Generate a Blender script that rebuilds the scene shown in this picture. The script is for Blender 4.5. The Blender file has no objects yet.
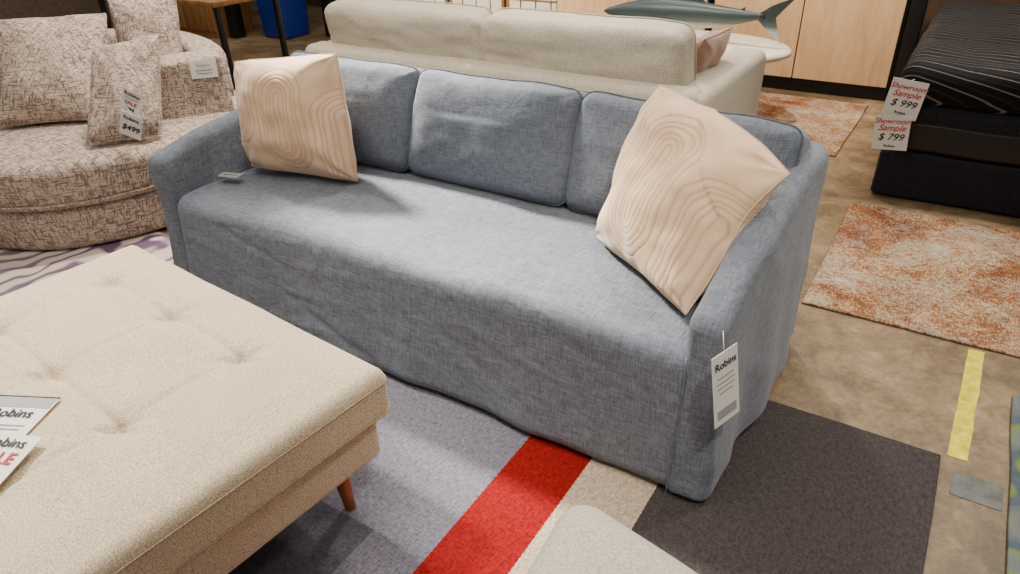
import bpy, math, random
from mathutils import Vector, Matrix, noise
random.seed(3)
C=bpy.context.scene.collection
# ------------------------------------------------------------------ materials
def lin(c):
    return tuple((x/255/12.92 if x/255<=.04045 else ((x/255+.055)/1.055)**2.4) for x in c)+(1,)
class NT:
    def __init__(s,name,rough=.8,spec=.3):
        s.m=bpy.data.materials.new(name); s.m.use_nodes=True; s.t=s.m.node_tree
        s.b=s.t.nodes['Principled BSDF']; s.b.inputs['Roughness'].default_value=rough
        s.b.inputs['Specular IOR Level'].default_value=spec
        s.tc=s.t.nodes.new('ShaderNodeTexCoord')
    def n(s,ty,**k):
        x=s.t.nodes.new(ty)
        for a,v in k.items(): setattr(x,a,v)
        return x
    def l(s,a,b): s.t.links.new(a,b)
    def map(s,scale,rot=(0,0,0),src='Object'):
        m=s.n('ShaderNodeMapping'); m.inputs['Scale'].default_value=scale; m.inputs['Rotation'].default_value=rot
        s.l(s.tc.outputs[src],m.inputs['Vector']); return m.outputs[0]
    def noise(s,vec,scale,detail=3,rough=.55,dist=0):
        x=s.n('ShaderNodeTexNoise'); s.l(vec,x.inputs['Vector']); x.inputs['Scale'].default_value=scale
        x.inputs['Detail'].default_value=detail; x.inputs['Roughness'].default_value=rough; x.inputs['Distortion'].default_value=dist
        return x.outputs['Fac']
    def math(s,op,a,b=None,c=None):
        x=s.n('ShaderNodeMath',operation=op)
        for i,v in enumerate((a,b,c)):
            if v is None: continue
            if isinstance(v,(int,float)): x.inputs[i].default_value=v
            else: s.l(v,x.inputs[i])
        return x.outputs[0]
    def ramp(s,fac,stops,interp='LINEAR'):
        x=s.n('ShaderNodeValToRGB'); x.color_ramp.interpolation=interp
        e=x.color_ramp.elements
        while len(e)<len(stops): e.new(.5)
        for i,(p,c) in enumerate(stops): e[i].position=p; e[i].color=c if len(c)==4 else lin(c)
        s.l(fac,x.inputs[0]); return x.outputs[0]
    def mix(s,fac,a,b,mode='MIX'):
        x=s.n('ShaderNodeMix',data_type='RGBA',blend_type=mode)
        for i,v in ((0,fac),(6,a),(7,b)):
            if isinstance(v,(int,float)): x.inputs[i].default_value=v
            elif isinstance(v,tuple): x.inputs[i].default_value=v if len(v)==4 else lin(v)
            else: s.l(v,x.inputs[i])
        return x.outputs[2]
    def axes(s):
        """squared object-space normal components: weights of the three axis projections"""
        x=s.n('ShaderNodeSeparateXYZ'); s.l(s.tc.outputs['Normal'],x.inputs[0])
        return [s.math('MULTIPLY',x.outputs[i],x.outputs[i]) for i in range(3)]
    def col(s,c):
        if isinstance(c,tuple): s.b.inputs['Base Color'].default_value=lin(c)
        else: s.l(c,s.b.inputs['Base Color'])
    def bump(s,h,strength=.3,dist=.002):
        x=s.n('ShaderNodeBump'); x.inputs['Strength'].default_value=strength; x.inputs['Distance'].default_value=dist
        s.l(h,x.inputs['Height']); s.l(x.outputs[0],s.b.inputs['Normal'])
def plain(name,c,rough=.6,metal=0,var=.06,spec=.4):
    t=NT(name,rough,spec); t.b.inputs['Metallic'].default_value=metal
    n=t.noise(t.map((1,1,1)),25)
    d=tuple(max(0,x*(1-var*2)) for x in c); e=tuple(min(255,x*(1+var)) for x in c)
    t.col(t.ramp(n,[(.3,d),(.7,e)])); return t.m
def linen(name,dark,light,strength=.3,wrinkle=.9):
    t=NT(name,.92,.15); wx,wy,wz=t.axes()
    def pair(a,b):
        A=t.noise(t.map(a),1,2,.6);B=t.noise(t.map(b),1,2,.6); return t.math('MULTIPLY',t.math('ADD',A,B),.5)
    top=pair((440,26,1.5),(26,440,1.5)); fr=pair((26,1.5,440),(440,1.5,34)); sd=pair((1.5,26,440),(1.5,440,34))
    s=t.math('ADD',t.math('MULTIPLY',top,wz),t.math('ADD',t.math('MULTIPLY',fr,wy),t.math('MULTIPLY',sd,wx)))
    t.col(t.ramp(s,[(.34,dark),(.66,light)]))
    t.b.inputs['Sheen Weight'].default_value=.12
    wr=t.noise(t.map((1,1,1)),8,3,.6,1.0)
    t.bump(t.math('ADD',s,t.math('MULTIPLY',wr,wrinkle*4)),strength,.004); return t.m
def tweed(name,dark,light,scale=260,bump=.6,lo=.36,hi=.62,sheen=.1):
    t=NT(name,.95,.15)
    a=t.noise(t.map((1,1,1)),scale,3,.7); b=t.noise(t.map((1,1,1)),6,3)
    s=t.math('ADD',t.math('MULTIPLY',a,.92),t.math('MULTIPLY',b,.08))
    t.col(t.ramp(s,[(lo,dark),(hi,light)])); t.b.inputs['Sheen Weight'].default_value=sheen
    t.bump(a,bump,.003); return t.m
def hatch(name):
    t=NT(name,.95,.15); wx,wy,wz=t.axes()
    def mx(a,b):
        A=t.noise(t.map(a),1,2,.6);B=t.noise(t.map(b),1,2,.6); return t.math('MAXIMUM',A,B)
    top=mx((190,26,3),(26,190,3)); fr=mx((26,2,190),(190,2,26)); sd=mx((2,26,190),(2,190,26))
    m=t.math('ADD',t.math('MULTIPLY',top,wz),t.math('ADD',t.math('MULTIPLY',fr,wy),t.math('MULTIPLY',sd,wx)))
    f=t.noise(t.map((1,1,1)),300,2)
    base=t.ramp(f,[(.3,(174,154,140)),(.7,(210,192,176))])
    k=t.ramp(m,[(.515,(0,0,0)),(.59,(225,225,225))])
    t.col(t.mix(k,base,(72,58,56))); t.bump(f,.4,.002); return t.m
M={}
M['linen']=linen('blue_grey_linen',(70,75,86),(128,134,146))
M['linen2']=linen('blue_grey_linen_cushion',(62,68,79),(116,123,136))
M['tweed']=tweed('oatmeal_tweed',(148,130,106),(222,205,179),330,.5)
M['tweedbtn']=tweed('oatmeal_button',(118,99,77),(186,164,134),300)
M['beige']=tweed('beige_weave',(138,128,112),(210,200,183),300,.5)
M['boucle']=tweed('cream_boucle',(164,157,140),(208,201,184),200,.8)
M['hatch']=hatch('hatched_chenille')
M['pink']=tweed('dusty_pink_velvet',(140,104,88),(186,148,130),200,.2,sheen=.4)
def velvet():
    t=NT('cream_embossed_velvet',.95,.05)
    at=t.n('ShaderNodeAttribute',attribute_name='groove')
    n=t.noise(t.map((1,1,1)),300,2); n2=t.noise(t.map((1,1,1)),9,3)
    base=t.ramp(n2,[(.3,(204,170,138)),(.7,(226,197,166))])
    t.col(t.mix(at.outputs['Fac'],base,(194,156,129)))
    t.b.inputs['Sheen Weight'].default_value=.35
    t.bump(n,.4,.001); return t.m
M['velvet']=velvet()
def wood(name,c1,c2,ax=(2,30,30),rough=.45):
    t=NT(name,rough,.4); n=t.noise(t.map(ax),1.2,4,.6,.8)
    t.col(t.ramp(n,[(.3,c1),(.7,c2)])); t.bump(n,.1,.002); return t.m
M['legwood']=wood('walnut_stained_leg',(130,66,26),(180,100,44),(40,40,4))
M['paleply']=wood('pale_maple',(206,166,120),(228,192,148),(14,14,2))
M['brownwood']=wood('honey_wood',(120,82,46),(170,124,76),(20,20,2))
M['darkwall']=wood('dark_brown_wall_panel',(52,38,26),(84,62,42),(10,10,2),.7)
M['black']=plain('black_metal',(14,14,16),.45)
M['dark']=tweed('charcoal_upholstery',(10,10,13),(38,38,44),200,.3)
M['satin']=plain('black_satin',(22,21,24),.4)
M['bluebin']=plain('blue_plastic',(14,44,128),.4)
M['white']=plain('white_card',(220,218,213),.5,var=.01)
M['greycard']=plain('grey_card',(150,150,152),.5,var=.02)
M['ink']=plain('black_ink',(22,22,26),.6,var=0)
M['greyink']=plain('grey_ink',(120,120,122),.6,var=0)
M['redink']=plain('red_ink',(180,20,34),.6,var=0)
M['string']=plain('string',(200,196,186),.8)
M['whitetop']=plain('white_lacquer',(222,216,204),.3,var=.02)
M['paper']=plain('rice_paper',(244,236,218),.8,var=.02)
M['yellow']=plain('yellow_tape',(212,200,20),.55,var=.1)
M['bluetape']=plain('grey_blue_tape',(90,94,92),.6,var=.12)
M['wallpaint']=plain('warm_wall_paint',(120,104,86),.9)
def pinstripe():
    t=NT('pinstriped_ticking',.75,.15)
    sx=t.n('ShaderNodeSeparateXYZ'); t.l(t.map((1,1,1)),sx.inputs[0])
    v=t.math('ADD',t.math('MULTIPLY',sx.outputs[0],.25),sx.outputs[1]); v=t.math('ADD',v,t.math('MULTIPLY',sx.outputs[2],.9))
    f=t.math('FRACT',t.math('MULTIPLY',v,17))
    t.col(t.ramp(f,[(0,(104,98,92)),(.10,(14,14,17)),(.45,(34,33,36)),(.55,(14,14,17))],'CONSTANT')); return t.m
M['pin']=pinstripe()
def concrete():
    t=NT('stained_concrete',.5,.35)
    v=t.map((1,1,1)); a=t.noise(v,1.3,6,.62,.4); b=t.noise(v,9,6,.7,.5); c=t.noise(v,60,3,.7)
    s=t.math('ADD',t.math('MULTIPLY',a,.5),t.math('MULTIPLY',b,.35)); s=t.math('ADD',s,t.math('MULTIPLY',c,.15))
    t.col(t.ramp(s,[(.38,(66,53,37)),(.47,(102,84,60)),(.55,(132,111,83)),(.66,(178,157,127))])); t.bump(s,.1,.003); return t.m
M['concrete']=concrete()
def striperug():
    t=NT('colour_block_wool',.95,.1)
    v=t.map((1,1,1)); sx=t.n('ShaderNodeSeparateXYZ'); t.l(v,sx.inputs[0])
    wob=t.math('MULTIPLY',t.math('SUBTRACT',t.math('FRACT',t.math('MULTIPLY',sx.outputs[1],60)),.5),.002)
    X=t.math('ADD',sx.outputs[0],wob); Y=sx.outputs[1]
    Xn=t.math('DIVIDE',t.math('ADD',X,3.0),4.0)
    p=lambda x:(x+3)/4
    RD=(146,24,26)
    up=t.ramp(Xn,[(0,(134,132,144)),(p(-2.0),(100,98,108)),(p(-1.45),(126,124,137)),(p(-.85),RD),(p(-.65),(200,180,158)),(p(-.44),(76,69,70))],'CONSTANT')
    lo=t.ramp(Xn,[(0,(92,90,99)),(p(-1.6),(92,90,100)),(p(-1.02),(118,115,128)),(p(-.85),RD),(p(-.65),(200,180,158)),(p(-.44),(76,69,70))],'CONSTANT')
    sel=t.math('LESS_THAN',Y,.86)
    c=t.mix(sel,up,lo)
    n=t.noise(t.map((150,50,1)),1,3,.7); n2=t.noise(t.map((50,210,1)),1,3,.7)
    s=t.math('MULTIPLY',t.math('ADD',n,n2),.5)
    k=t.ramp(s,[(.37,(155,155,155)),(.63,(255,255,255))])
    t.col(t.mix(.9,c,k,'MULTIPLY')); t.bump(s,.9,.004); return t.m
M['striperug']=striperug()
def rustrug():
    t=NT('distressed_rust_pile',.95,.1)
    v=t.map((1,1,1)); a=t.noise(v,2.4,9,.80,.4); b=t.noise(t.map((36,110,1)),1,5,.8); g=t.noise(v,3.3,9,.82,.5); h=t.noise(t.map((140,40,1)),1,4,.8)
    s=t.math('ADD',t.math('MULTIPLY',a,.46),t.math('MULTIPLY',b,.28)); s=t.math('ADD',s,t.math('MULTIPLY',h,.26))
    base=t.ramp(s,[(.41,(84,46,32)),(.475,(124,74,48)),(.51,(148,108,74)),(.54,(172,152,126)),(.63,(206,194,172))])
    gg=t.math('ADD',t.math('MULTIPLY',g,.62),t.math('MULTIPLY',h,.38))
    k=t.ramp(gg,[(.49,(0,0,0)),(.545,(210,210,210))])
    t.col(t.mix(k,base,t.ramp(b,[(.36,(92,87,80)),(.60,(186,175,156))]))); t.bump(b,.5,.004); return t.m
M['rust']=rustrug()
def swirl():
    t=NT('swirl_pile',.95,.1)
    w=t.n('ShaderNodeTexWave',wave_type='RINGS',rings_direction='Z'); t.l(t.map((1.0,1.0,1.0)),w.inputs['Vector'])
    w.inputs['Scale'].default_value=2.6; w.inputs['Distortion'].default_value=14; w.inputs['Detail'].default_value=2; w.inputs['Detail Scale'].default_value=1.1
    n=t.noise(t.map((1,1,1)),3,3)
    pat=t.ramp(w.outputs['Fac'],[(.12,(106,82,110)),(.24,(154,130,146)),(.36,(200,186,174)),(.8,(210,198,184))])
    t.col(t.mix(t.ramp(n,[(.4,(0,0,0)),(.7,(120,120,120))]),pat,(206,194,182))); return t.m
M['swirl']=swirl()
def rings():
    t=NT('ring_pattern_pile',.95,.1)
    w=t.n('ShaderNodeTexVoronoi',feature='F1'); t.l(t.map((1,1,1)),w.inputs['Vector']); w.inputs['Scale'].default_value=5
    f=t.math('FRACT',t.math('MULTIPLY',w.outputs['Distance'],2.6))
    n=t.noise(t.map((1,1,1)),30,4)
    t.col(t.mix(t.ramp(n,[(.35,(0,0,0)),(.75,(160,160,160))]),t.ramp(f,[(0,(84,94,96)),(.4,(106,112,112)),(.6,(112,126,70)),(.74,(70,86,96))]),(118,114,106))); return t.m
M['rings']=rings()
# ------------------------------------------------------------------ mesh helpers
def mk(name,verts,faces,mat,smooth=True,uvs=None):
    me=bpy.data.meshes.new(name); me.from_pydata([tuple(v) for v in verts],[],faces); me.update()
    if smooth:
        me.polygons.foreach_set('use_smooth',[True]*len(me.polygons))
    o=bpy.data.objects.new(name,me); C.objects.link(o)
    if mat: me.materials.append(mat)
    return o
def lsp(a,b,n): return [a+(b-a)*i/n for i in range(n+1)]
def axis(lo,hi,r,n,k=5):
    r=min(r,(hi-lo)/2*.999)
    a=[lo+r*(1-math.tan(math.pi/4*(1-i/k))) for i in range(k)]
    b=lsp(lo+r,hi-r,max(1,n)); c=[lo+hi-x for x in reversed(a)]
    return a+b+c
def rbox(name,lo,hi,r,n=(1,1,1),mat=None,fn=None,k=5):
    A=[axis(lo[i],hi[i],r,n[i],k) for i in range(3)]; N=[len(a)-1 for a in A]
    idx={};V=[];F=[]
    rr=[min(r,(hi[i]-lo[i])/2*.999) for i in range(3)]
    def vid(i,j,kk):
        key=(i,j,kk)
        if key not in idx:
            co=Vector((A[0][i],A[1][j],A[2][kk]))
            inn=Vector([min(max(co[q],lo[q]+rr[q]),hi[q]-rr[q]) for q in range(3)])
            d=co-inn
            if d.length>1e-9:
                d=Vector([d[q]/rr[q] for q in range(3)]); d.normalize(); co=inn+Vector([d[q]*rr[q] for q in range(3)])
            if fn: co=fn(co)
            idx[key]=len(V);V.append(co)
        return idx[key]
    for i in range(N[0]):
        for j in range(N[1]):
            F.append((vid(i,j,0),vid(i,j+1,0),vid(i+1,j+1,0),vid(i+1,j,0)))
            F.append((vid(i,j,N[2]),vid(i+1,j,N[2]),vid(i+1,j+1,N[2]),vid(i,j+1,N[2])))
    for i in range(N[0]):
        for kk in range(N[2]):
            F.append((vid(i,0,kk),vid(i+1,0,kk),vid(i+1,0,kk+1),vid(i,0,kk+1)))
            F.append((vid(i,N[1],kk),vid(i,N[1],kk+1),vid(i+1,N[1],kk+1),vid(i+1,N[1],kk)))
    for j in range(N[1]):
        for kk in range(N[2]):
            F.append((vid(0,j,kk),vid(0,j,kk+1),vid(0,j+1,kk+1),vid(0,j+1,kk)))
            F.append((vid(N[0],j,kk),vid(N[0],j+1,kk),vid(N[0],j+1,kk+1),vid(N[0],j,kk+1)))
    return mk(name,V,F,mat)
def tube(name,pts,r,mat,closed=False,ns=8,radii=None):
    V=[];F=[];n=len(pts)
    pts=[Vector(p) for p in pts]
    up=Vector((0.123,0.2,1)).normalized()
    for i,p in enumerate(pts):
        a=pts[(i-1)%n] if (closed or i>0) else p; b=pts[(i+1)%n] if (closed or i<n-1) else p
        t=(b-a).normalized(); s=t.cross(up)
        if s.length<.05: s=t.cross(Vector((1,0,0)))
        s.normalize(); q=s.cross(t).normalized()
        rr=radii[i] if radii else r
        for k in range(ns):
            an=2*math.pi*k/ns; V.append(p+(s*math.cos(an)+q*math.sin(an))*rr)
    m=n if closed else n-1
    for i in range(m):
        for k in range(ns):
            a=i*ns+k;b=i*ns+(k+1)%ns;c=((i+1)%n)*ns+(k+1)%ns;d=((i+1)%n)*ns+k
            F.append((a,b,c,d))
    if not closed: F.append(tuple(range(ns-1,-1,-1)));F.append(tuple((n-1)*ns+k for k in range(ns)))
    return mk(name,V,F,mat)
def lathe(name,prof,center,mat,ns=64,a0=0,a1=2*math.pi,fn=None):
    V=[];F=[];full=abs(a1-a0-2*math.pi)<1e-6;m=len(prof)
    cnt=ns if full else ns+1
    for i in range(cnt):
        a=a0+(a1-a0)*i/ns
        for (r,z) in prof:
            co=Vector((center[0]+r*math.cos(a),center[1]+r*math.sin(a),z)); V.append(fn(co,a) if fn else co)
    for i in range(ns):
        for j in range(m-1):
            a=i*m+j;b=((i+1)%cnt)*m+j
            F.append((a,b,b+1,a+1))
    if not full:
        F.append(tuple(range(m)));F.append(tuple((cnt-1)*m+j for j in range(m-1,-1,-1)))
    return mk(name,V,F,mat)
def pillow(name,cor,T,mat,N=40,k=.07,p=2.6,q=.5,wr=.006,groove=None,seed=0,bend=None):
    BL,BR,TR,TL=[Vector(c) for c in cor]
    nrm=((BR-BL).cross(TL-BL)).normalized()
    V=[];F=[];G=[]
    def pos(u,v,side):
        uu=u*(1-k*(1-v*v)); vv=v*(1-k*(1-u*u))
        tip=max(0,abs(u)+abs(v)-1.6)/.4; uu*=1-.035*tip; vv*=1-.035*tip
        a=(uu+1)/2;b=(vv+1)/2
        P=BL*(1-a)*(1-b)+BR*a*(1-b)+TR*a*b+TL*(1-a)*b
        t=T*max(0,(1-abs(u)**p)*(1-abs(v)**p))**q
        e=min(1,t/(T*.35))
        w=noise.noise(Vector((u*1.8+seed,v*1.8,side*5+seed)))*wr*2+noise.noise(Vector((u*4+seed,v*4,side*3)))*wr*.6
        c=0
        for su in (-1,1):
            for sv in (-1,1):
                du,dv=su-u,sv-v;d=math.hypot(du,dv)
                if d<.9: c+=math.sin(math.atan2(dv,du)*9+seed)*wr*1.0*math.exp(-d*3)*min(1,d*5)
        P=P+nrm*side*(t+(w+c)*e)
        if bend: P=P+bend(u,v)
        g=0
        if groove:
            g=groove(u,v); P=P-nrm*side*.0016*g*e
        G.append(g); return P
    idx={}
    def vid(i,j,s):
        b=(i in(0,N) or j in (0,N)); key=(i,j,0 if b else s)
        if key not in idx:
            idx[key]=len(V)
            u=math.sin((i/N*2-1)*math.pi/2*.92)/math.sin(math.pi/2*.92); v=math.sin((j/N*2-1)*math.pi/2*.92)/math.sin(math.pi/2*.92)
            V.append(pos(u,v,s))
        return idx[key]
    for i in range(N):
        for j in range(N):
            F.append((vid(i,j,1),vid(i+1,j,1),vid(i+1,j+1,1),vid(i,j+1,1)))
            F.append((vid(i,j,-1),vid(i,j+1,-1),vid(i+1,j+1,-1),vid(i+1,j,-1)))
    o=mk(name,V,F,mat)
    if groove:
        at=o.data.attributes.new('groove','FLOAT','POINT'); at.data.foreach_set('value',G)
    border=[]
    for i in range(N): border.append(V[idx[(i,0,0)]])
    for i in range(N): border.append(V[idx[(N,i,0)]])
    for i in range(N,0,-1): border.append(V[idx[(i,N,0)]])
    for i in range(N,0,-1): border.append(V[idx[(0,i,0)]])
    return o,border
def boxcushion(name,cor,T,mat,r=.05,crown=.03,seed=0,pipemat=None,bulge=.012,pr=.003,dent=1):
    BL,BR,TR,TL=[Vector(c) for c in cor]; nrm=((BR-BL).cross(TL-BL)).normalized()
    w=(BR-BL).length;h=(TL-BL).length
    def place(co):
        u=co.x/w;v=co.y/h; uu=u*2-1;vv=v*2-1
        u=.5+(u-.5)*(1+bulge*2/w*(1-vv*vv)); v=.5+(v-.5)*(1+bulge*1.6/h*(1-uu**4))
        P=BL*(1-u)*(1-v)+BR*u*(1-v)+TR*u*v+TL*(1-u)*v
        c=crown*max(0,1-uu**4)*max(0,1-vv**4)*(1 if co.z>0 else .3)*(1 if co.z>0 else -1)
        wv=(noise.noise(Vector((uu*1.6+seed,vv*1.6,co.z*4+seed)))*.007+noise.noise(Vector((uu*4+seed,vv*4,seed)))*.003)*dent
        for su in(-1,1):
            for sv in(-1,1):
                du,dv=su-uu,sv-vv;d=math.hypot(du,dv*.6)
                wv+=math.sin(math.atan2(dv,du)*8+seed)*.005*math.exp(-d*3)*min(1,d*4)
        sag=Vector((0,0,-.006*(1-uu*uu)+.006*noise.noise(Vector((uu*2.5+seed,3,seed))))) if co.y>h*.6 else Vector()
        return P+nrm*(co.z+c+wv)+sag
    o=rbox(name,(0,0,-T/2),(w,h,T/2),r,(30,24,3),mat,place,6)
    pz=[]
    z=T/2-r*.35; rr=r; e=.001
    for cx,cy,a in((w-rr,h-rr,0),(rr,h-rr,90),(rr,rr,180),(w-rr,rr,270)):
        for i in range(9):
            t=math.radians(a+90*i/8); pz.append((cx+(rr+e)*math.cos(t),cy+(rr+e)*math.sin(t)))
    full=[]
    for i,(x,y) in enumerate(pz):
        x2,y2=pz[(i+1)%len(pz)]; n=max(1,int(math.hypot(x2-x,y2-y)/.03))
        for k2 in range(n): full.append(place(Vector((x+(x2-x)*k2/n,y+(y2-y)*k2/n,z-.012))))
    pi_=tube('piping',full,pr,pipemat or mat,True,6)
    pi_.parent=o
    return o
def adopt(e,p):
    base=Vector(e.location); p.data.transform(Matrix.Translation(-base)); 
    for c in p.children: c.data.transform(Matrix.Translation(-base))
    p.parent=e
def thing(name,label,cat,base,parts,group=None):
    base=Vector(base)
    e=bpy.data.objects.new(name,None); e.empty_display_size=.1; C.objects.link(e); e.location=base
    for p in parts:
        if p.parent is None: adopt(e,p)
    e['label']=label; e['category']=cat
    if group: e['group']=group
    return e
def single(o,label,cat):
    o['label']=label;o['category']=cat
    return o
def struct(o): o['kind']='structure'; return o
def text(name,body,size,mat,O,X,Y,off=.0032,bold=0,align='CENTER',shear=0):
    cu=bpy.data.curves.new(name,'FONT'); cu.body=body; cu.size=size; cu.align_x=align; cu.offset=bold; cu.shear=shear; cu.resolution_u=4
    to=bpy.data.objects.new(name,cu); C.objects.link(to)
    bpy.context.view_layer.update()
    me=bpy.data.meshes.new_from_object(to.evaluated_get(bpy.context.evaluated_depsgraph_get()))
    bpy.data.objects.remove(to)
    X=Vector(X).normalized();Y=Vector(Y);Y=(Y-X*Y.dot(X)).normalized();Z=X.cross(Y)
    m=Matrix((X,Y,Z)).transposed().to_4x4(); m.translation=Vector(O)+Z*off
    me.transform(m); me.materials.clear(); me.materials.append(mat)
    o=bpy.data.objects.new(name,me); C.objects.link(o); return o
def card(name,O,X,Y,w,h,mat,th=.0016):
    X=Vector(X).normalized();Y=Vector(Y);Y=(Y-X*Y.dot(X)).normalized();Z=X.cross(Y);O=Vector(O)
    V=[O+X*sx*w/2+Y*sy*h/2+Z*sz*th/2 for sz in(-1,1) for sy in(-1,1) for sx in(-1,1)]
    F=[(0,2,3,1),(4,5,7,6),(0,1,5,4),(2,6,7,3),(0,4,6,2),(1,3,7,5)]
    return mk(name,V,F,mat,False)
def frame(X,Y):
    X=Vector(X).normalized();Y=Vector(Y);Y=(Y-X*Y.dot(X)).normalized();return X,Y,X.cross(Y)
def nz(co,s,seed=0): return noise.noise(Vector((co[0]*s+seed,co[1]*s,co[2]*s)))
def leg(name,x,y,z0,z1,r0,r1,mat,dx=0,dy=0):
    return tube(name,[(x+dx,y+dy,z0),(x+dx*.5,y+dy*.5,(z0+z1)/2),(x,y,z1)],0,mat,radii=[r0,(r0+r1)/2,r1],ns=16)
# ------------------------------------------------------------------ room
def quad(name,vs,mat): return struct(mk(name,vs,[tuple(range(len(vs)))],mat,False))
quad('floor',[(-10,-3,0),(5,-3,0),(5,7.1,0),(-10,7.1,0)],M['concrete'])
quad('wall_back',[(-10,7.0,0),(5,7.0,0),(5,7.0,3.4),(-10,7.0,3.4)],M['darkwall'])
quad('wall_left',[(-9.5,-3,0),(-9.5,7,0),(-9.5,7,3.4),(-9.5,-3,3.4)],M['wallpaint'])
# ------------------------------------------------------------------ rugs & tape
def rug(name,x0,x1,y0,y1,t,mat,label,z=0.001):
    def fn(co):
        co=co.copy(); co.x+=nz(co,3)*.006; co.y+=nz(co,3,7)*.006; return co
    o=rbox(name,(x0,y0,z),(x1,y1,z+t),.005,(20,20,1),mat,fn,2)
    return single(o,label,'rug')
rug('area_rug',-2.55,.215,-.8,1.91,.012,M['striperug'],'colour-block wool rug with lavender, red, cream and charcoal stripes under sofa')
rug('area_rug',-.32,1.5,2.57,3.66,.01,M['rust'],'distressed rust and cream abstract rug on the concrete')
rug('area_rug',-2.4,-.52,4.3,5.44,.01,M['rust'],'small rust and cream rug below the wooden cabinets')
rug('area_rug',-4.7,-2.72,.2,1.70,.01,M['swirl'],'cream rug with purple swirls under the round chair')
rug('area_rug',.385,1.6,.6,2.32,.012,M['rings'],'grey rug with green and teal rings')
def tape(x0,x1,y0,y1,mat,label):
    def fn(co):
        co=co.copy(); co.x+=nz(co,12)*.004+(co.y-y0)*.03; return co
    single(rbox('floor_tape',(x0,y0,.0005),(x1,y1,.0018),.0006,(3,12,1),mat,fn,1),label,'tape')
tape(.232,.283,1.93,2.55,M['yellow'],'strip of yellow marking tape stuck on the concrete')
tape(.25,.37,1.77,1.87,M['bluetape'],'short grey-blue tape patch stuck on the concrete')
# ------------------------------------------------------------------ blue sofa
XL,XR,YF,YB=-2.50,-.30,1.39,2.30
parts=[]
def prof_arm(y,h0=.575,e=1.6):
    t=(y-1.40)/(2.28-1.40); t=max(0,min(1,t))
    return h0+(.745-h0)*(1-(1-t)**e)
def fold(x): return .55*math.sin(x*7.3+.6)+.35*math.sin(x*15.1+1.9)+.2*math.sin(x*27)
def hemy(x,z):
    h=max(0,1-z/.43); a=h**1.3
    return -.030*a-.013*a*fold(x)
CRE=[]
rr_=random.Random(8)
for i in range(34):
    an=rr_.choice([rr_.uniform(-.5,.2),rr_.uniform(1.0,1.9)])
    CRE.append((rr_.uniform(-2.4,-.3),rr_.uniform(.08,.42),math.cos(an),math.sin(an),rr_.uniform(.010,.018),rr_.choice([-1,1])*rr_.uniform(.0015,.0032)))
def crease(co):
    c=0
    for (x0,z0,dx,dz,wd,am) in CRE:
        px,pz=co.x-x0,co.z-z0; L=px*dx+pz*dz; D=-px*dz+pz*dx
        c+=am*math.exp(-(D/wd)**2)*math.exp(-(L/.22)**2)
    return c
def fbase(co):
    c=co.copy()
    if co.y<1.6:
        c.y+=hemy(co.x,co.z)
        if co.z<.44: c.y-=crease(co)
    if co.z>.3:
        u=(co.x+1.4)/1.05; v=(co.y-1.7)/.4
        c.z+= .018*max(0,1-u*u)*(1-.3*v*v) + nz(co,3.2,4)*.008 + nz(co,8,2)*.003
        c.z+=.003*math.sin(co.x*9+co.y*7+nz(co,2)*4)
    c.y+= nz(co,3,9)*.005
    return c
seat=rbox('seat',(-2.455,YF,.0145),(-.350,2.15,.462),.055,(150,34,34),M['linen'],fbase,7); parts.append(seat)
def farm(sign,xin,xout,h0,e):
    def fn(co):
        c=co.copy(); f=co.z/.6
        c.z=co.z*prof_arm(co.y,h0,e)/.6
        h=max(0,1-co.z/.55)**1.2
        if (co.x-(xin+xout)/2)*sign>0:
            yy=min(1,max(0,(co.y-1.38)*4))
            c.x+=sign*(h*(.034+yy*(.012*math.sin(co.y*9+3.4)+.008*math.sin(co.y*21+1.5)))+ .006*nz(co,3,3)+.03*(co.y-1.4)*(1 if sign>0 else 0))
            c.x+=sign*.005*max(0,math.sin((co.y*1.6+co.z*2.4)*8+nz(co,2)*3))**3
        if co.y<1.5:
            w=min(1,max(0,(1.5-co.y)/.11)); c.y+=(hemy(co.x,co.z)+.005*nz(co,6)-(crease(co) if co.z<.44 else 0))*w
        if co.z>.3: c.z+=.007*nz(co,5,5)
        if sign>0: c.x+=.008*f
        else: c.x-=.055*f
        return c
    return fn
fR=farm(1,-.420,-.325,.575,1.6)
aR=rbox('arm',(-.420,1.386,.0145),(-.325,2.29,.60),.034,(6,50,34),M['linen'],fR,6)
aL=rbox('arm',(-2.49,1.386,.0145),(-2.40,2.29,.60),.034,(6,50,34),M['linen'],farm(-1,-2.40,-2.49,.612,1.1),6)
def fback(co):
    c=co.copy(); h=max(0,1-co.z/.45)**2
    if co.y>2.25: c.y+=h*.03*(.6+.4*math.sin(co.x*13))
    c.y+=.03*co.z; c.z+=.004*nz(co,5)
    if co.x<-2.3: c.x-=.05*co.z/.6
    return c
bk=rbox('backrest',(-2.49,2.19,.0145),(-.31,2.29,.742),.035,(60,4,20),M['linen'],fback,5)
parts+=[aR,aL,bk]
parts.append(tube('seam',[(-.405+.008*z/.6,1.388+hemy(-.405,z)-.002,z) for z in lsp(.03,.46,20)],.0025,M['linen2'],ns=6))
parts.append(tube('seam',[fR(Vector((-.3262,y,.564))) for y in lsp(1.43,2.26,30)],.003,M['linen2'],ns=6))
xs=[-2.46,-1.755,-1.060,-.375]
for i in range(3):
    a,b=xs[i],xs[i+1]
    cor=[(a,2.058,.460),(b,2.058,.460),(b,2.190,.828),(a,2.190,.828)]
    if i==2: cor=[(a,2.058,.460),(b,2.058,.460),(b+.025,2.190,.808),(a,2.190,.828)]
    parts.append(boxcushion('back_cushion',cor,.21,M['linen2'],.042,.045,i*3.3+1,M['linen2'],.012,.0026))
thing('sofa','blue-grey linen slipcovered three-cushion sofa on the colour-block rug','sofa',((XL+XR)/2,1.85,0),parts)
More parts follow.
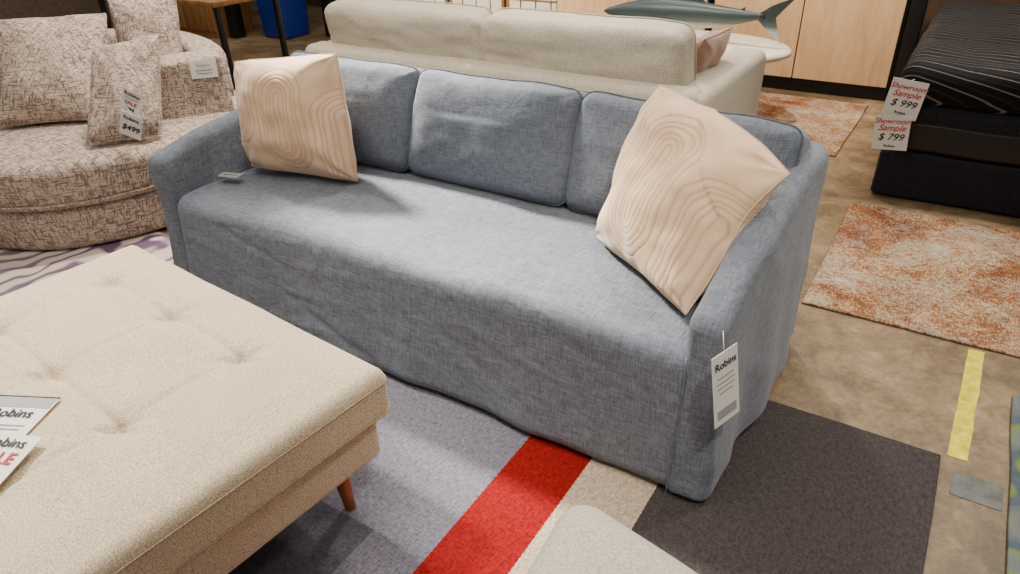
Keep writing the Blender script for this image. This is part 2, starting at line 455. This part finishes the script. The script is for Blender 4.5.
# throw pillows
def arches(u,v,rot=0,ph=0):
    x=u*math.cos(rot)-v*math.sin(rot)+ph; y=u*math.sin(rot)+v*math.cos(rot)
    P=.92; col=math.floor((x+P/2)/P); cx=x-col*P
    if col==0: dy=max(0,abs(y+.02)-.42)
    else: dy=max(0,y-.05) if col>0 else max(0,-y-.05)
    d=math.hypot(cx,dy)
    if d>.445: return 0
    g=0
    for r0 in (.05,.13,.185,.265,.32,.41): g=max(g,math.exp(-((d-r0)/.013)**2))
    return g
def throw(cor,rot,seed,label,k=.055,T=.12,ph=0,bend=None):
    o,bd=pillow('pillow_cover',cor,T,M['velvet'],200,k,2.5,.56,.011,groove=lambda u,v:arches(u,v,rot,ph),seed=seed,bend=bend)
    s=tube('seam',bd,.003,M['velvet'],True,6)
    at=s.data.attributes.new('groove','FLOAT','POINT'); at.data.foreach_set('value',[.6]*len(s.data.vertices))
    cen=sum((Vector(c) for c in cor),Vector())/4; cen.z=min(c[2] for c in cor)
    return thing('throw_pillow',label,'pillow',cen,[o,s])
def bendR(u,v):
    c=max(0,(u+v-1.0)/1.0)**1.5; d=max(0,(-u-v-1.0)/1.0)
    return Vector((.02,-.060,-.055))*c+Vector((0,-.01,.01))*d+Vector((-.006,-.008,0))*math.sin((u*.7-v)*4)*.5+Vector((.012,.016,-.004))*math.exp(-((u+v-.85)/.10)**2)
throw([(-.86,1.83,.478),(-.455,1.53,.478),(-.335,1.89,.858),(-.79,2.07,.928)],.05,5,'cream velvet throw pillow with embossed arches slumped against the sofa arm',bend=bendR,k=.04,T=.13)
throw([(-2.375,1.725,.48),(-1.85,1.805,.485),(-1.950,1.89,.945),(-2.44,1.80,.885)],0,11,'cream velvet throw pillow with embossed arches upright beside the sofa arm',ph=-.12,T=.12,k=.03)
# hang tag on the sofa arm
X,Y,Z=frame((.34,.94,.06),(-.10,.16,1))
O=Vector((-.291,1.352,.444))
tp=[card('tag_card',O,X,Y,.092,.195,M['white']),
    text('lettering','Robins',.028,M['ink'],O+Y*.058,X,Y,bold=.0004)]
for i,w in enumerate((.06,.066,.064,.05)):
    tp.append(card('printed_line',O+Y*(.032-.014*i)+Z*.0014,X,Y,w,.0025,M['greyink'],.0004))
tp.append(card('printed_line',O-Y*.068+Z*.0014,X,Y,.07,.026,M['greycard'],.0004))
tp.append(tube('string',[O+Y*.096,O+Y*.11+Vector((-.003,.005,0)),O+Y*.125+Vector((-.014,.038,0))],.0012,M['string']))
thing('hang_tag','white card hang tag with printed lettering on the sofa arm','tag',O,tp)
O=Vector((-2.34,1.60,.497))
thing('hang_tag','small grey swing tag lying beside the sofa arm','tag',O,[card('tag_card',O,(1,.3,0),(-.3,1,0.0),.09,.045,M['greycard']),card('printed_line',O+Vector((0,0,.0014)),(1,.3,0),(-.3,1,0),.06,.004,M['ink'],.0004)])
# ------------------------------------------------------------------ tufted ottoman
OA=math.radians(-5.0); OX,OY=-1.0,.985
def oto(co):
    x,y=co.x,co.y
    return Vector((OX+x*math.cos(OA)-y*math.sin(OA),OY+x*math.sin(OA)+y*math.cos(OA),co.z))
tufts=[(x,y) for y in (-.19,-.50,-.81) for x in (-.33,-.66,-.99)]
def segd(px,py,a,b):
    vx,vy=b[0]-a[0],b[1]-a[1]; t=max(0,min(1,((px-a[0])*vx+(py-a[1])*vy)/(vx*vx+vy*vy)))
    return math.hypot(px-a[0]-t*vx,py-a[1]-t*vy)
segs=[(a,b) for i,a in enumerate(tufts) for b in tufts[i+1:] if math.hypot(a[0]-b[0],a[1]-b[1])<.34]
def ftop(co):
    c=co.copy()
    if co.z>.40:
        d=0
        for tx,ty in tufts:
            r=math.hypot(co.x-tx,co.y-ty)
            if r<.35:
                an=math.atan2(co.y-ty,co.x-tx)
                d+=.024*math.exp(-(r/.018)**2)+.014*math.exp(-(r/.060)**2)*(1+.5*math.cos(an*6+tx*20))
        m=min(segd(co.x,co.y,a,b) for a,b in segs); d+=.007*math.exp(-(m/.009)**2)
        e=min(-co.x,1.2+co.x,-co.y,1.1+co.y); 
        c.z+= .020*min(1,max(0,e)/.12)**.6-d+nz(co,6)*.002
    c.x+=nz(co,5,2)*.003;c.y+=nz(co,5,8)*.003
    return oto(c)
op=[rbox('cushion_top',(-1.2,-1.1,.325),(0,0,.467),.034,(150,140,6),M['tweed'],ftop,6),
    rbox('upholstered_base',(-1.170,-1.070,.195),(-.030,-.030,.332),.026,(30,30,4),M['tweed'],lambda co:oto(co+Vector((nz(co,5)*.003,nz(co,5,3)*.003,0))),4)]
def rrect(x0,x1,y0,y1,r,z,n=8):
    P=[]
    for cx,cy,a in((x1-r,y1-r,0),(x0+r,y1-r,90),(x0+r,y0+r,180),(x1-r,y0+r,270)):
        for i in range(n+1):
            t=math.radians(a+90*i/n);P.append(oto(Vector((cx+r*math.cos(t),cy+r*math.sin(t),z))))
    return P
op.append(tube('piping',rrect(-1.2,0,-1.1,0,.034,.350),.0035,M['tweedbtn'],True,6))
op.append(tube('piping',rrect(-1.2,0,-1.1,0,.034,.438),.0030,M['tweedbtn'],True,6))
for tx,ty in tufts:
    p=oto(Vector((tx,ty,.444)))
    b=rbox('button',(p.x-.011,p.y-.011,p.z-.005),(p.x+.011,p.y+.011,p.z+.005),.005,(1,1,1),M['tweedbtn'],None,3); op.append(b)
for lx,ly,dx,dy in((-.12,-.12,.008,.008),(-1.1,-.12,-.008,.008),(-.12,-.98,.008,-.008),(-1.1,-.98,-.008,-.008)):
    p=oto(Vector((lx,ly,0))); op.append(leg('leg',p.x,p.y,.016,.205,.015,.025,M['legwood'],dx,dy))
thing('ottoman','oatmeal tweed button-tufted ottoman with tapered wooden legs','ottoman',oto(Vector((-.6,-.55,0))),op)
def showcard(O,X,Y,w,h,items,label,bg='white'):
    X,Y,Z=frame(X,Y); O=Vector(O); ps=[card('card',O,X,Y,w,h,M[bg])]
    for it in items:
        if it[0]=='t': ps.append(text('lettering',it[1],it[2],M[it[3]],O+X*it[4]+Y*it[5],X,Y,bold=it[6] if len(it)>6 else 0))
        else: ps.append(card('printed_line',O+X*it[3]+Y*it[4]+Z*it[6],X,Y,it[1],it[2],M[it[5]],.0004))
    return thing('price_card',label,'price card',O,ps)
showcard((-1.590,.405,.494),(.88,.44,0),(-.44,.88,.02),.15,.13,[('l',.142,.034,0,.044,'greycard',.0014),('t','Robins',.036,'ink',0,-.005,.0007),('l',.11,.004,0,-.03,'greyink',.0014),('l',.10,.004,0,-.042,'greyink',.0014),('l',.15,.005,0,.0625,'ink',.0014)],'white store card with grey header lying on the tufted ottoman')
showcard((-1.465,.306,.504),(.91,.40,0),(-.40,.91,.08),.13,.145,[('t','Robins',.034,'ink',0,.038,.0006),('t','SALE',.040,'redink',.008,-.004,.0009),('t','898',.038,'ink',.02,-.050,.0008)],'white sale price card with red lettering on the ottoman')
# ------------------------------------------------------------------ cream footstool
FA=math.radians(-12)
def fp(co):
    q=co+Vector((nz(co,4)*.006,nz(co,4,3)*.006,nz(co,4,6)*.006))
    x,y=q.x,q.y
    if q.z>.4: q.z+=.02*max(0,1-((x-.3)/.32)**2)*max(0,1-((y+.33)/.34)**2)
    return Vector((-.472+x*math.cos(FA)-y*.08,.925+x*math.sin(FA)+y*.99,q.z))
ps=[rbox('cushion',(0,-.66,.18),(.56,0,.448),.085,(24,24,6),M['boucle'],fp,7)]
for x,y in((.1,-.1),(.46,-.1),(.1,-.56),(.46,-.56)):
    q=fp(Vector((x,y,.1))); ps.append(leg('leg',q.x,q.y,.015,.2,.013,.02,M['legwood']))
thing('footstool','cream boucle footstool with rounded corners on the striped rug','footstool',(-.16,.53,0),ps)
# ------------------------------------------------------------------ round chair
cc=(-3.84,1.88)
def arcprof(r,z0,z1,rad,taper=0,n=6):
    P=[(0,z0)]
    for i in range(n+1):
        a=-math.pi/2+math.pi/2*i/n; P.append((r-taper-rad+rad*math.cos(a),z0+rad+rad*math.sin(a)))
    for i in range(n+1):
        a=math.pi/2*i/n; P.append((r-rad+rad*math.cos(a),z1-rad+rad*math.sin(a)))
    for k in range(6,-1,-1): P.append(((r-rad)*k/7,z1+.02*(1-(k/7)**2)))
    return P
def wob(co,a): return co+Vector((nz(co,4),nz(co,4,3),nz(co,4,9)*.8))*.008
cp=[lathe('base',arcprof(.75,.016,.235,.04,.03),cc,M['hatch'],72,fn=wob),
    lathe('seat_cushion',arcprof(.785,.225,.45,.055,.02),cc,M['hatch'],72,fn=wob)]
for (rr0,zz) in ((.775,.405),(.77,.262)):
    cp.append(tube('piping',[wob(Vector((cc[0]+rr0*math.cos(t),cc[1]+rr0*math.sin(t),zz)),0) for t in [2*math.pi*i/72 for i in range(72)]],.006,M['hatch'],True,6))
def ringprof(r0,r1,z0,z1,rad,n=5):
    P=[]
    for cx,cz,a0 in((r1-rad,z0+rad,-90),(r1-rad,z1-rad,0),(r0+rad,z1-rad,90),(r0+rad,z0+rad,180)):
        for i in range(n+1):
            a=math.radians(a0+90*i/n);P.append((cx+rad*math.cos(a),cz+rad*math.sin(a)))
    P.append(P[0]); return P
def fring(co,a):
    t=(a-math.radians(48))/math.radians(164)
    z=co.z*( .97+.09*math.sin(max(0,min(1,t))*math.pi)) if co.z>.3 else co.z
    return Vector((co.x,co.y,z))+Vector((nz(co,4),nz(co,4,3),0))*.008
cp.append(lathe('backrest',ringprof(.56,.74,.22,.715,.04),cc,M['hatch'],60,math.radians(56),math.radians(212),fn=fring))
A1=Vector((-3.395,1.925,0));A2=Vector((-3.195,2.305,0)); ax=(A2-A1).normalized(); ay=Vector((-ax.y,ax.x,0)); aw=(A2-A1).length
def farmblk(co):
    p=A1+ax*co.x+ay*co.y; return Vector((p.x,p.y,co.z+.01*(co.x/aw)))+Vector((nz(co,6),nz(co,6,3),nz(co,6,5)))*.006
cp.append(rbox('arm',(0,0,.24),(aw,.22,.725),.022,(8,6,10),M['hatch'],farmblk,5))
thing('swivel_chair','round barrel chair in beige and brown hatched chenille','armchair',(cc[0],cc[1],0),cp)
def chpil(cor,seed,label,T=.09):
    o,bd=pillow('pillow_cover',cor,T,M['hatch'],40,.05,2.4,.5,.01,seed=seed)
    cen=sum((Vector(c) for c in cor),Vector())/4; cen.z=min(c[2] for c in cor)
    s=tube('seam',bd,.005,M['hatch'],True,6)
    thing('throw_pillow',label,'pillow',cen,[o,s],None)
chpil([(-3.95,1.49,.48),(-3.54,1.84,.48),(-3.77,2.11,.93),(-4.14,1.75,.93)],2,'large square hatched chenille pillow leaning in the round chair',.11)
chpil([(-3.29,1.56,.475),(-3.10,1.82,.475),(-3.22,2.02,.89),(-3.41,1.79,.85)],6,'hatched chenille pillow tilted against the chair arm',.075)
chpil([(-3.78,2.10,.5),(-3.55,2.30,.5),(-3.64,2.43,.98),(-3.90,2.20,.98)],9,'hatched chenille pillow standing against the chair back',.08)
def hang(O,X,Y,w,h,items,label,name='price_tag',up=(0,0,.05)):
    X,Y,Z=frame(X,Y); O=Vector(O); ps=[card('card',O,X,Y,w,h,M['white'])]
    for it in items:
        if it[0]=='t': ps.append(text('lettering',it[1],it[2],M[it[3]],O+X*it[4]+Y*it[5],X,Y,bold=it[6] if len(it)>6 else 0,shear=it[7] if len(it)>7 else 0))
        else: ps.append(card('printed_line',O+X*it[3]+Y*it[4]+Z*.0014,X,Y,it[1],it[2],M[it[5]],.0004))
    ps.append(tube('string',[O+Y*h/2,O+Y*(h/2)+Vector(up)*.5+Z*.004,O+Y*(h/2)+Vector(up)],.0014,M['string']))
    return thing(name,label,'price tag',O,ps)
hang((-3.065,1.70,.665),(.80,.42,-.50),(.42,.05,1),.085,.12,[('t','Robins',.025,'ink',0,.030,.0005),('l',.06,.004,0,.016,'greyink'),('t','SALE',.025,'redink',0,-.014,.0006),('t','999',.026,'ink',0,-.046,.0006)],'white sale tag hanging over the tilted chenille pillow',up=(-.07,.03,.02))
hang((-3.015,1.64,.585),(.80,.42,-.42),(.36,.05,1),.095,.115,[('t','Robins',.025,'ink',0,.025,.0005),('t','$499',.038,'ink',0,-.026,.0008,.25)],'second white price tag hanging over the chair seat',up=(-.08,.03,.02))
hang((-3.228,2.205,.680),(.466,.885,-.05),(.0,.0,1),.125,.085,[('t','Robins',.024,'greyink',0,.012),('l',.08,.004,0,-.005,'greyink'),('l',.07,.004,0,-.020,'greyink')],'white tag pinned to the round chair arm',up=(-.02,.01,.005))
# ------------------------------------------------------------------ beige sofa
bx0,bx1=-3.40,-.94
def fb(co): return co+Vector((nz(co,3)*.006,nz(co,3,4)*.006,nz(co,3,8)*.005))
bp=[rbox('seat_base',(bx0+.22,3.08,.12),(bx1-.22,4.02,.30),.03,(30,10,4),M['beige'],fb,4),
    rbox('backrest',(bx0+.02,2.98,.12),(bx1-.02,3.16,.635),.05,(40,3,10),M['beige'],fb,5),
    rbox('arm',(bx1-.22,3.0,.12),(bx1,4.08,.62),.05,(4,20,10),M['beige'],fb,5),
    rbox('arm',(bx0,3.0,.12),(bx0+.22,4.08,.62),.05,(4,20,10),M['beige'],fb,5)]
xm=-2.17
for a,b in((bx0+.235,xm-.008),(xm+.008,bx1-.235)):
    bp.append(rbox('seat_cushion',(a,3.2,.30),(b,4.05,.45),.05,(16,12,3),M['beige'],fb,5))
bp.append(tube('piping',[(x,2.985,.59) for x in lsp(bx0+.05,bx1-.05,10)],.006,M['beige']))
for x,y in((bx0+.1,3.1),(bx1-.1,3.1),(bx0+.1,4.0),(bx1-.1,4.0)): bp.append(leg('leg',x,y,.001,.14,.014,.022,M['legwood']))
for i,(a,b) in enumerate(((-3.27,xm-.003),(xm+.003,-1.09))):
    bp.append(boxcushion('back_cushion',[(b,3.24,.45),(a,3.24,.45),(a,3.18,.862),(b,3.18,.862)],.20,M['beige'],.055,.045,20+i,M['beige'],.018,.004,2.0))
thing('sofa','beige woven two-cushion sofa seen from its back','sofa',((bx0+bx1)/2,3.5,0),bp)
o,bd=pillow('pillow_cover',[(-1.24,3.78,.48),(-1.24,3.36,.48),(-1.06,3.33,.80),(-1.06,3.75,.78)],.07,M['pink'],30,.07,2.4,.5,.008,seed=3)
s=tube('seam',bd,.004,M['pink'],True,6)
thing('throw_pillow','dusty pink pillow leaning on the beige sofa arm','pillow',(-1.1,3.5,.47),[o,s])
# ------------------------------------------------------------------ oval table + fish sculpture
tc=(-1.58,4.72)
def oval(co,a): return Vector((co.x,tc[1]+(co.y-tc[1])*.62,co.z))
tp=[lathe('tabletop',[(0,.43),(.60,.43),(.63,.445),(.63,.465),(.61,.48),(0,.48)],tc,M['whitetop'],64,fn=oval)]
for a in(45,135,225,315):
    x=tc[0]+.42*math.cos(math.radians(a));y=tc[1]+.26*math.sin(math.radians(a)); tp.append(leg('leg',x,y,.0155,.435,.014,.022,M['paleply'],.05*math.cos(math.radians(a)),.03*math.sin(math.radians(a))))
thing('coffee_table','white oval coffee table standing on the small rust rug','table',(tc[0],tc[1],0),tp)
def fishmat():
    t=NT('painted_fish_skin',.35,.5)
    sx=t.n('ShaderNodeSeparateXYZ'); t.l(t.map((1,1,1)),sx.inputs[0]); n=t.noise(t.map((1,1,1)),12,3)
    s=t.math('ADD',sx.outputs[2],t.math('MULTIPLY',n,.02))
    t.col(t.ramp(t.math('MULTIPLY',s,4),[(.44,(180,184,176)),(.56,(78,92,92)),(.74,(44,58,62))])); return t.m
M['fish']=fishmat()
fz=.645
sec=[(-2.20,.004,.004,0),(-2.17,.022,.016,0),(-2.08,.05,.036,.0),(-1.95,.08,.055,.0),(-1.78,.095,.065,-.005),(-1.6,.09,.06,-.005),(-1.42,.065,.045,.0),(-1.27,.04,.028,.01),(-1.18,.022,.016,.02),(-1.14,.016,.012,.025)]
def yy(x): return 4.7+.10*math.sin((x+2.2)*2.4)-.05
V=[];F=[];ns=20
for x,rz,ry,dz in sec:
    for k in range(ns):
        a=2*math.pi*k/ns; V.append((x,yy(x)+ry*math.cos(a),fz+dz+rz*math.sin(a)))
for i in range(len(sec)-1):
    for k in range(ns): F.append((i*ns+k,i*ns+(k+1)%ns,(i+1)*ns+(k+1)%ns,(i+1)*ns+k))
F.append(tuple(range(ns-1,-1,-1)));F.append(tuple((len(sec)-1)*ns+k for k in range(ns)))
fbody=mk('body',V,F,M['fish'])
def fin(name,pts,th=.010):
    n=len(pts);d=Vector((0,0,th/2)) if name=='pectoral_fin' else Vector((0,th/2,0))
    V=[Vector(p)+d for p in pts]+[Vector(p)-d for p in pts]
    F=[tuple(range(n)),tuple(range(2*n-1,n-1,-1))]+[(i,i+n,(i+1)%n+n,(i+1)%n) for i in range(n)]
    return mk(name,V,F,M['fish'],False)
fp_=[fbody]
yt=yy(-1.15)
fp_.append(fin('tail_fin',[(-1.18,yt,fz+.035),(-1.10,yt,fz+.09),(-.96,yt,fz+.15),(-1.03,yt,fz+.07),(-1.07,yt,fz+.02),(-1.05,yt,fz-.05),(-1.02,yt,fz-.13),(-1.12,yt,fz-.05),(-1.18,yt,fz+.005)]))
fp_.append(fin('dorsal_fin',[(-1.75,yy(-1.72),fz+.06),(-1.64,yy(-1.65),fz+.14),(-1.54,yy(-1.6),fz+.18),(-1.56,yy(-1.6),fz+.10),(-1.50,yy(-1.55),fz+.055)]))
fp_.append(fin('dorsal_fin',[(-1.33,yy(-1.3),fz+.03),(-1.27,yy(-1.3),fz+.07),(-1.27,yy(-1.3),fz+.03)]))
for s in(-1,1):
    fp_.append(fin('pectoral_fin',[(-1.95,yy(-1.9)+s*.04,fz-.03),(-1.84,yy(-1.84)+s*.12,fz-.05),(-1.70,yy(-1.75)+s*.19,fz-.075),(-1.76,yy(-1.75)+s*.10,fz-.05),(-1.80,yy(-1.8)+s*.05,fz-.03)]))
fp_.append(tube('stand',[(-1.7,yy(-1.7),.482),(-1.7,yy(-1.7),.58)],.008,M['black']))
fp_.append(lathe('stand_base',[(0,.481),(.07,.481),(.07,.495),(0,.495)],(-1.7,yy(-1.7)),M['black'],32))
thing('fish_sculpture','grey-green painted shark sculpture with forked tail on the oval table','sculpture',(-1.6,4.7,.48),fp_)
# ------------------------------------------------------------------ cabinets
def cabinet(x0,x1,label):
    y0=5.58;ps=[]
    b=lambda n,lo,hi,m,r=.004: rbox(n,lo,hi,r,(1,1,1),m,None,2)
    ps.append(b('body',(x0,y0+.022,.09),(x1,y0+.52,1.25),M['black']))
    ps.append(b('plinth',(x0+.01,y0+.03,.0),(x1-.01,y0+.50,.092),M['black']))
    xm=(x0+x1)/2
    for a,c,hx in((x0+.02,xm-.004,xm-.04),(xm+.004,x1-.02,xm+.04)):
        d=b('door',(a,y0,.10),(c,y0+.022,1.22),M['paleply'])
        h=tube('handle',[(hx,y0-.012,.80),(hx,y0-.012,1.0)],.006,M['black']); h.parent=d; ps.append(d)
    thing('cabinet',label,'cabinet',(xm,y0+.25,0),ps)
cabinet(-1.75,-.43,'pale maple two-door cabinet with black frame and plinth')
cabinet(-3.10,-1.77,'pale maple two-door cabinet with black frame and plinth')
single(rbox('display_post',(-.42,5.56,0),(-.33,5.66,2.2),.004,(1,1,1),M['black'],None,2),'black square display post beside the maple cabinet','post')
def shoji(x0,y,label):
    ps=[];w=.64
    b=lambda n,lo,hi,m: rbox(n,lo,hi,.003,(1,1,1),m,None,1)
    ps.append(b('paper_panel',(x0+.03,y+.004,.10),(x0+w-.03,y+.012,1.72),M['paper']))
    for xa in(x0,x0+w-.035): ps.append(b('frame_post',(xa,y,.0),(xa+.035,y+.025,1.78),M['brownwood']))
    for z in(.07,1.72): ps.append(b('frame_rail',(x0+.035,y,z),(x0+w-.035,y+.025,z+.035),M['brownwood']))
    for i in range(1,4): ps.append(b('lattice_bar',(x0+w*i/4-.005,y-.006,.10),(x0+w*i/4+.005,y+.008,1.72),M['brownwood']))
    for i in range(1,9): ps.append(b('lattice_bar',(x0+.03,y-.008,.1+.18*i-.005),(x0+w-.03,y+.006,.1+.18*i+.005),M['brownwood']))
    thing('folding_screen_panel',label,'folding screen',(x0+w/2,y,0),ps,'folding screen panels along the showroom')
for i in range(3): shoji(-5.12+i*.66,5.9,'rice-paper folding screen panel with wooden lattice')
# ------------------------------------------------------------------ bed at right
def fm(co): return co+Vector((nz(co,4)*.006,nz(co,4,4)*.006,nz(co,4,8)*.006))
single(rbox('bed_base',(-.27,3.82,.012),(1.35,5.9,.235),.02,(10,10,3),M['dark'],fm,3),'charcoal upholstered box bed base on the concrete','bed base')
mp=[rbox('mattress_core',(-.25,3.83,.245),(1.33,5.88,.40),.03,(16,20,4),M['satin'],fm,4),
    rbox('mattress_border',(-.255,3.825,.37),(1.335,5.885,.47),.04,(16,20,4),M['dark'],fm,4)]
def fq(co):
    c=fm(co)
    if co.z>.5: c.z+=.018*abs(math.sin(co.x*7))*abs(math.sin(co.y*7))
    return c
mp.append(rbox('pillow_top',(-.265,3.815,.465),(1.345,5.895,.655),.08,(30,36,3),M['pin'],fq,6))
thing('mattress','black mattress with pinstriped quilted pillow top on the dark base','mattress',(.5,4.8,.24),mp)
for it in((-.215,3.790,.507,'999',-.10,(.01,.03,.0)),(-.235,3.776,.345,'799',.08,(.02,.045,.01))):
    x,y,z,pr,tl,up=it
    hang((x,y,z),(1,.0,tl),(-tl,-.10,1),.155,.185 if pr=='999' else .175,[('t','Showroom',.036,'redink',0,.048,.0002,.4),('t','Sample',.042,'redink',0,.012,.0002,.4),('t','$ '+pr,.048,'ink',.0,-.036,.0002,.3),('t','Robins',.018,'ink',0,-.072,.0003)],'white showroom sample tag with red lettering hanging from the mattress',up=up)
# ------------------------------------------------------------------ desk at left, bin, drawers
b=lambda n,lo,hi,m,r=.003: rbox(n,lo,hi,r,(1,1,1),m,None,1)
dp=[b('tabletop',(-5.95,3.24,.735),(-4.46,3.86,.77),M['brownwood'])]
for x in(-4.49,-5.9):
    for y in(3.28,3.80): dp.append(b('leg',(x-.018,y-.018,0),(x+.018,y+.018,.735),M['black']))
    dp.append(b('foot_rail',(x-.018,3.298,.02),(x+.018,3.782,.05),M['black']))
thing('desk','wooden-topped desk on square black metal legs','desk',(-5.2,3.55,0),dp)
def bin_(co):
    s=.82+.18*co.z/.75; return Vector((-6.35+(co.x+6.35)*s,5.45+(co.y-5.45)*s,co.z))
bp=[rbox('bin_body',(-6.57,5.25,.0),(-6.13,5.65,.72),.03,(2,2,4),M['bluebin'],bin_,3),rbox('rim',(-6.60,5.22,.70),(-6.10,5.68,.745),.012,(1,1,1),M['bluebin'],None,3)]
thing('recycling_bin','blue plastic recycling bin','bin',(-6.35,5.45,0),bp)
def shelfcab(x0,x1,y,h,label):
    ps=[b('body',(x0,y,0),(x1,y+.45,h),M['brownwood'])]
    for i in range(2):
        for j in range(3):
            a=x0+.03+(x1-x0-.06)*i/2; c=x0+.03+(x1-x0-.06)*(i+1)/2-.02
            ps.append(b('drawer',(a,y-.018,.06+j*.33),(c,y,.06+j*.33+.30),M['brownwood']))
    thing('chest_of_drawers',label,'drawers',((x0+x1)/2,y+.2,0),ps)
shelfcab(-8.0,-6.95,5.05,1.1,'honey-coloured wooden chest of drawers')
single(b('display_post',(-6.86,5.1,0),(-6.74,5.22,2.4),M['black']),'black square post beside the wooden chest','post')
single(b('display_post',(-5.92,5.6,0),(-5.80,5.72,2.4),M['black']),'black square post beside the blue bin','post')
# ------------------------------------------------------------------ camera
f=705;th=math.radians(30.7);yaw=math.radians(33.2);roll=math.radians(1.9)
F=Vector((-math.sin(yaw)*math.cos(th),math.cos(yaw)*math.cos(th),-math.sin(th)))
R=Vector((math.cos(yaw),math.sin(yaw),0));U=R.cross(F)
c,s=math.cos(roll),math.sin(roll); R2=c*R-s*U;U2=s*R+c*U
cam=bpy.data.cameras.new('camera'); co=bpy.data.objects.new('camera',cam); C.objects.link(co)
m=Matrix((R2,U2,-F)).transposed().to_4x4(); m.translation=Vector((0,0,1.5)); co.matrix_world=m
cam.sensor_width=36; cam.lens=36*f/1020; cam.clip_start=.02
bpy.context.scene.camera=co
# ------------------------------------------------------------------ light
def area(loc,size,power,col,target=None,sy=None):
    l=bpy.data.lights.new('ceiling_light','AREA'); l.energy=power; l.color=col; l.size=size
    if sy: l.shape='RECTANGLE'; l.size_y=sy
    o=bpy.data.objects.new('ceiling_light',l); C.objects.link(o); o.location=loc
    d=Vector(target if target else (loc[0],loc[1],0))-Vector(loc); o.rotation_euler=d.to_track_quat('-Z','Y').to_euler()
def spot(loc,target,power,col,ang=60,blend=.5,r=.06):
    l=bpy.data.lights.new('track_and_fill_spot','SPOT'); l.energy=power; l.color=col; l.spot_size=math.radians(ang); l.spot_blend=blend; l.shadow_soft_size=r
    o=bpy.data.objects.new('track_and_fill_spot',l); C.objects.link(o); o.location=loc
    d=Vector(target)-Vector(loc); o.rotation_euler=d.to_track_quat('-Z','Y').to_euler()
W=(1,.92,.79)
area((-1.5,.6,3.4),2.0,75,W)
area((-4.5,3.5,3.4),2.5,80,W)
area((-.5,5.2,3.3),2.5,90,(1,.9,.78))
spot((-4.3,2.75,3.1),(-1.25,1.72,.45),4600,W,16,.50,.22)     # key: long streak across the seat
spot((-1.9,4.3,3.3),(-1.5,1.6,.3),420,W,50,.6,.10)           # from behind the sofa
spot((-2.9,.9,3.3),(-1.8,.4,.4),760,W,50,.7,.12)             # ottoman
spot((-2.6,2.6,3.3),(-3.8,1.9,.4),460,W,55,.7,.12)           # round chair
spot((1.2,4.2,3.3),(.25,2.9,0),430,W,60,.7,.10)              # rust rug
spot((-2.2,1.4,3.3),(-2.1,3.2,.7),300,W,50,.7,.12)
spot((-2.4,5.2,3.3),(-2.1,3.2,.7),420,W,60,.7,.12)
spot((-1.5,4.2,3.3),(-1.2,5.6,.3),480,(1,.85,.68),80,.7,.10)
spot((-4.2,3.4,2.6),(-4.0,5.9,.4),700,(1,.9,.76),60,.7,.10)  # added fill, no real fixture: whitens the rice-paper screens
spot((.6,.2,3.3),(-.2,1.7,.1),260,W,50,.7,.12)
w=bpy.data.worlds.new('world'); bpy.context.scene.world=w; w.use_nodes=True
w.node_tree.nodes['Background'].inputs[0].default_value=(1,.93,.85,1); w.node_tree.nodes['Background'].inputs[1].default_value=.34
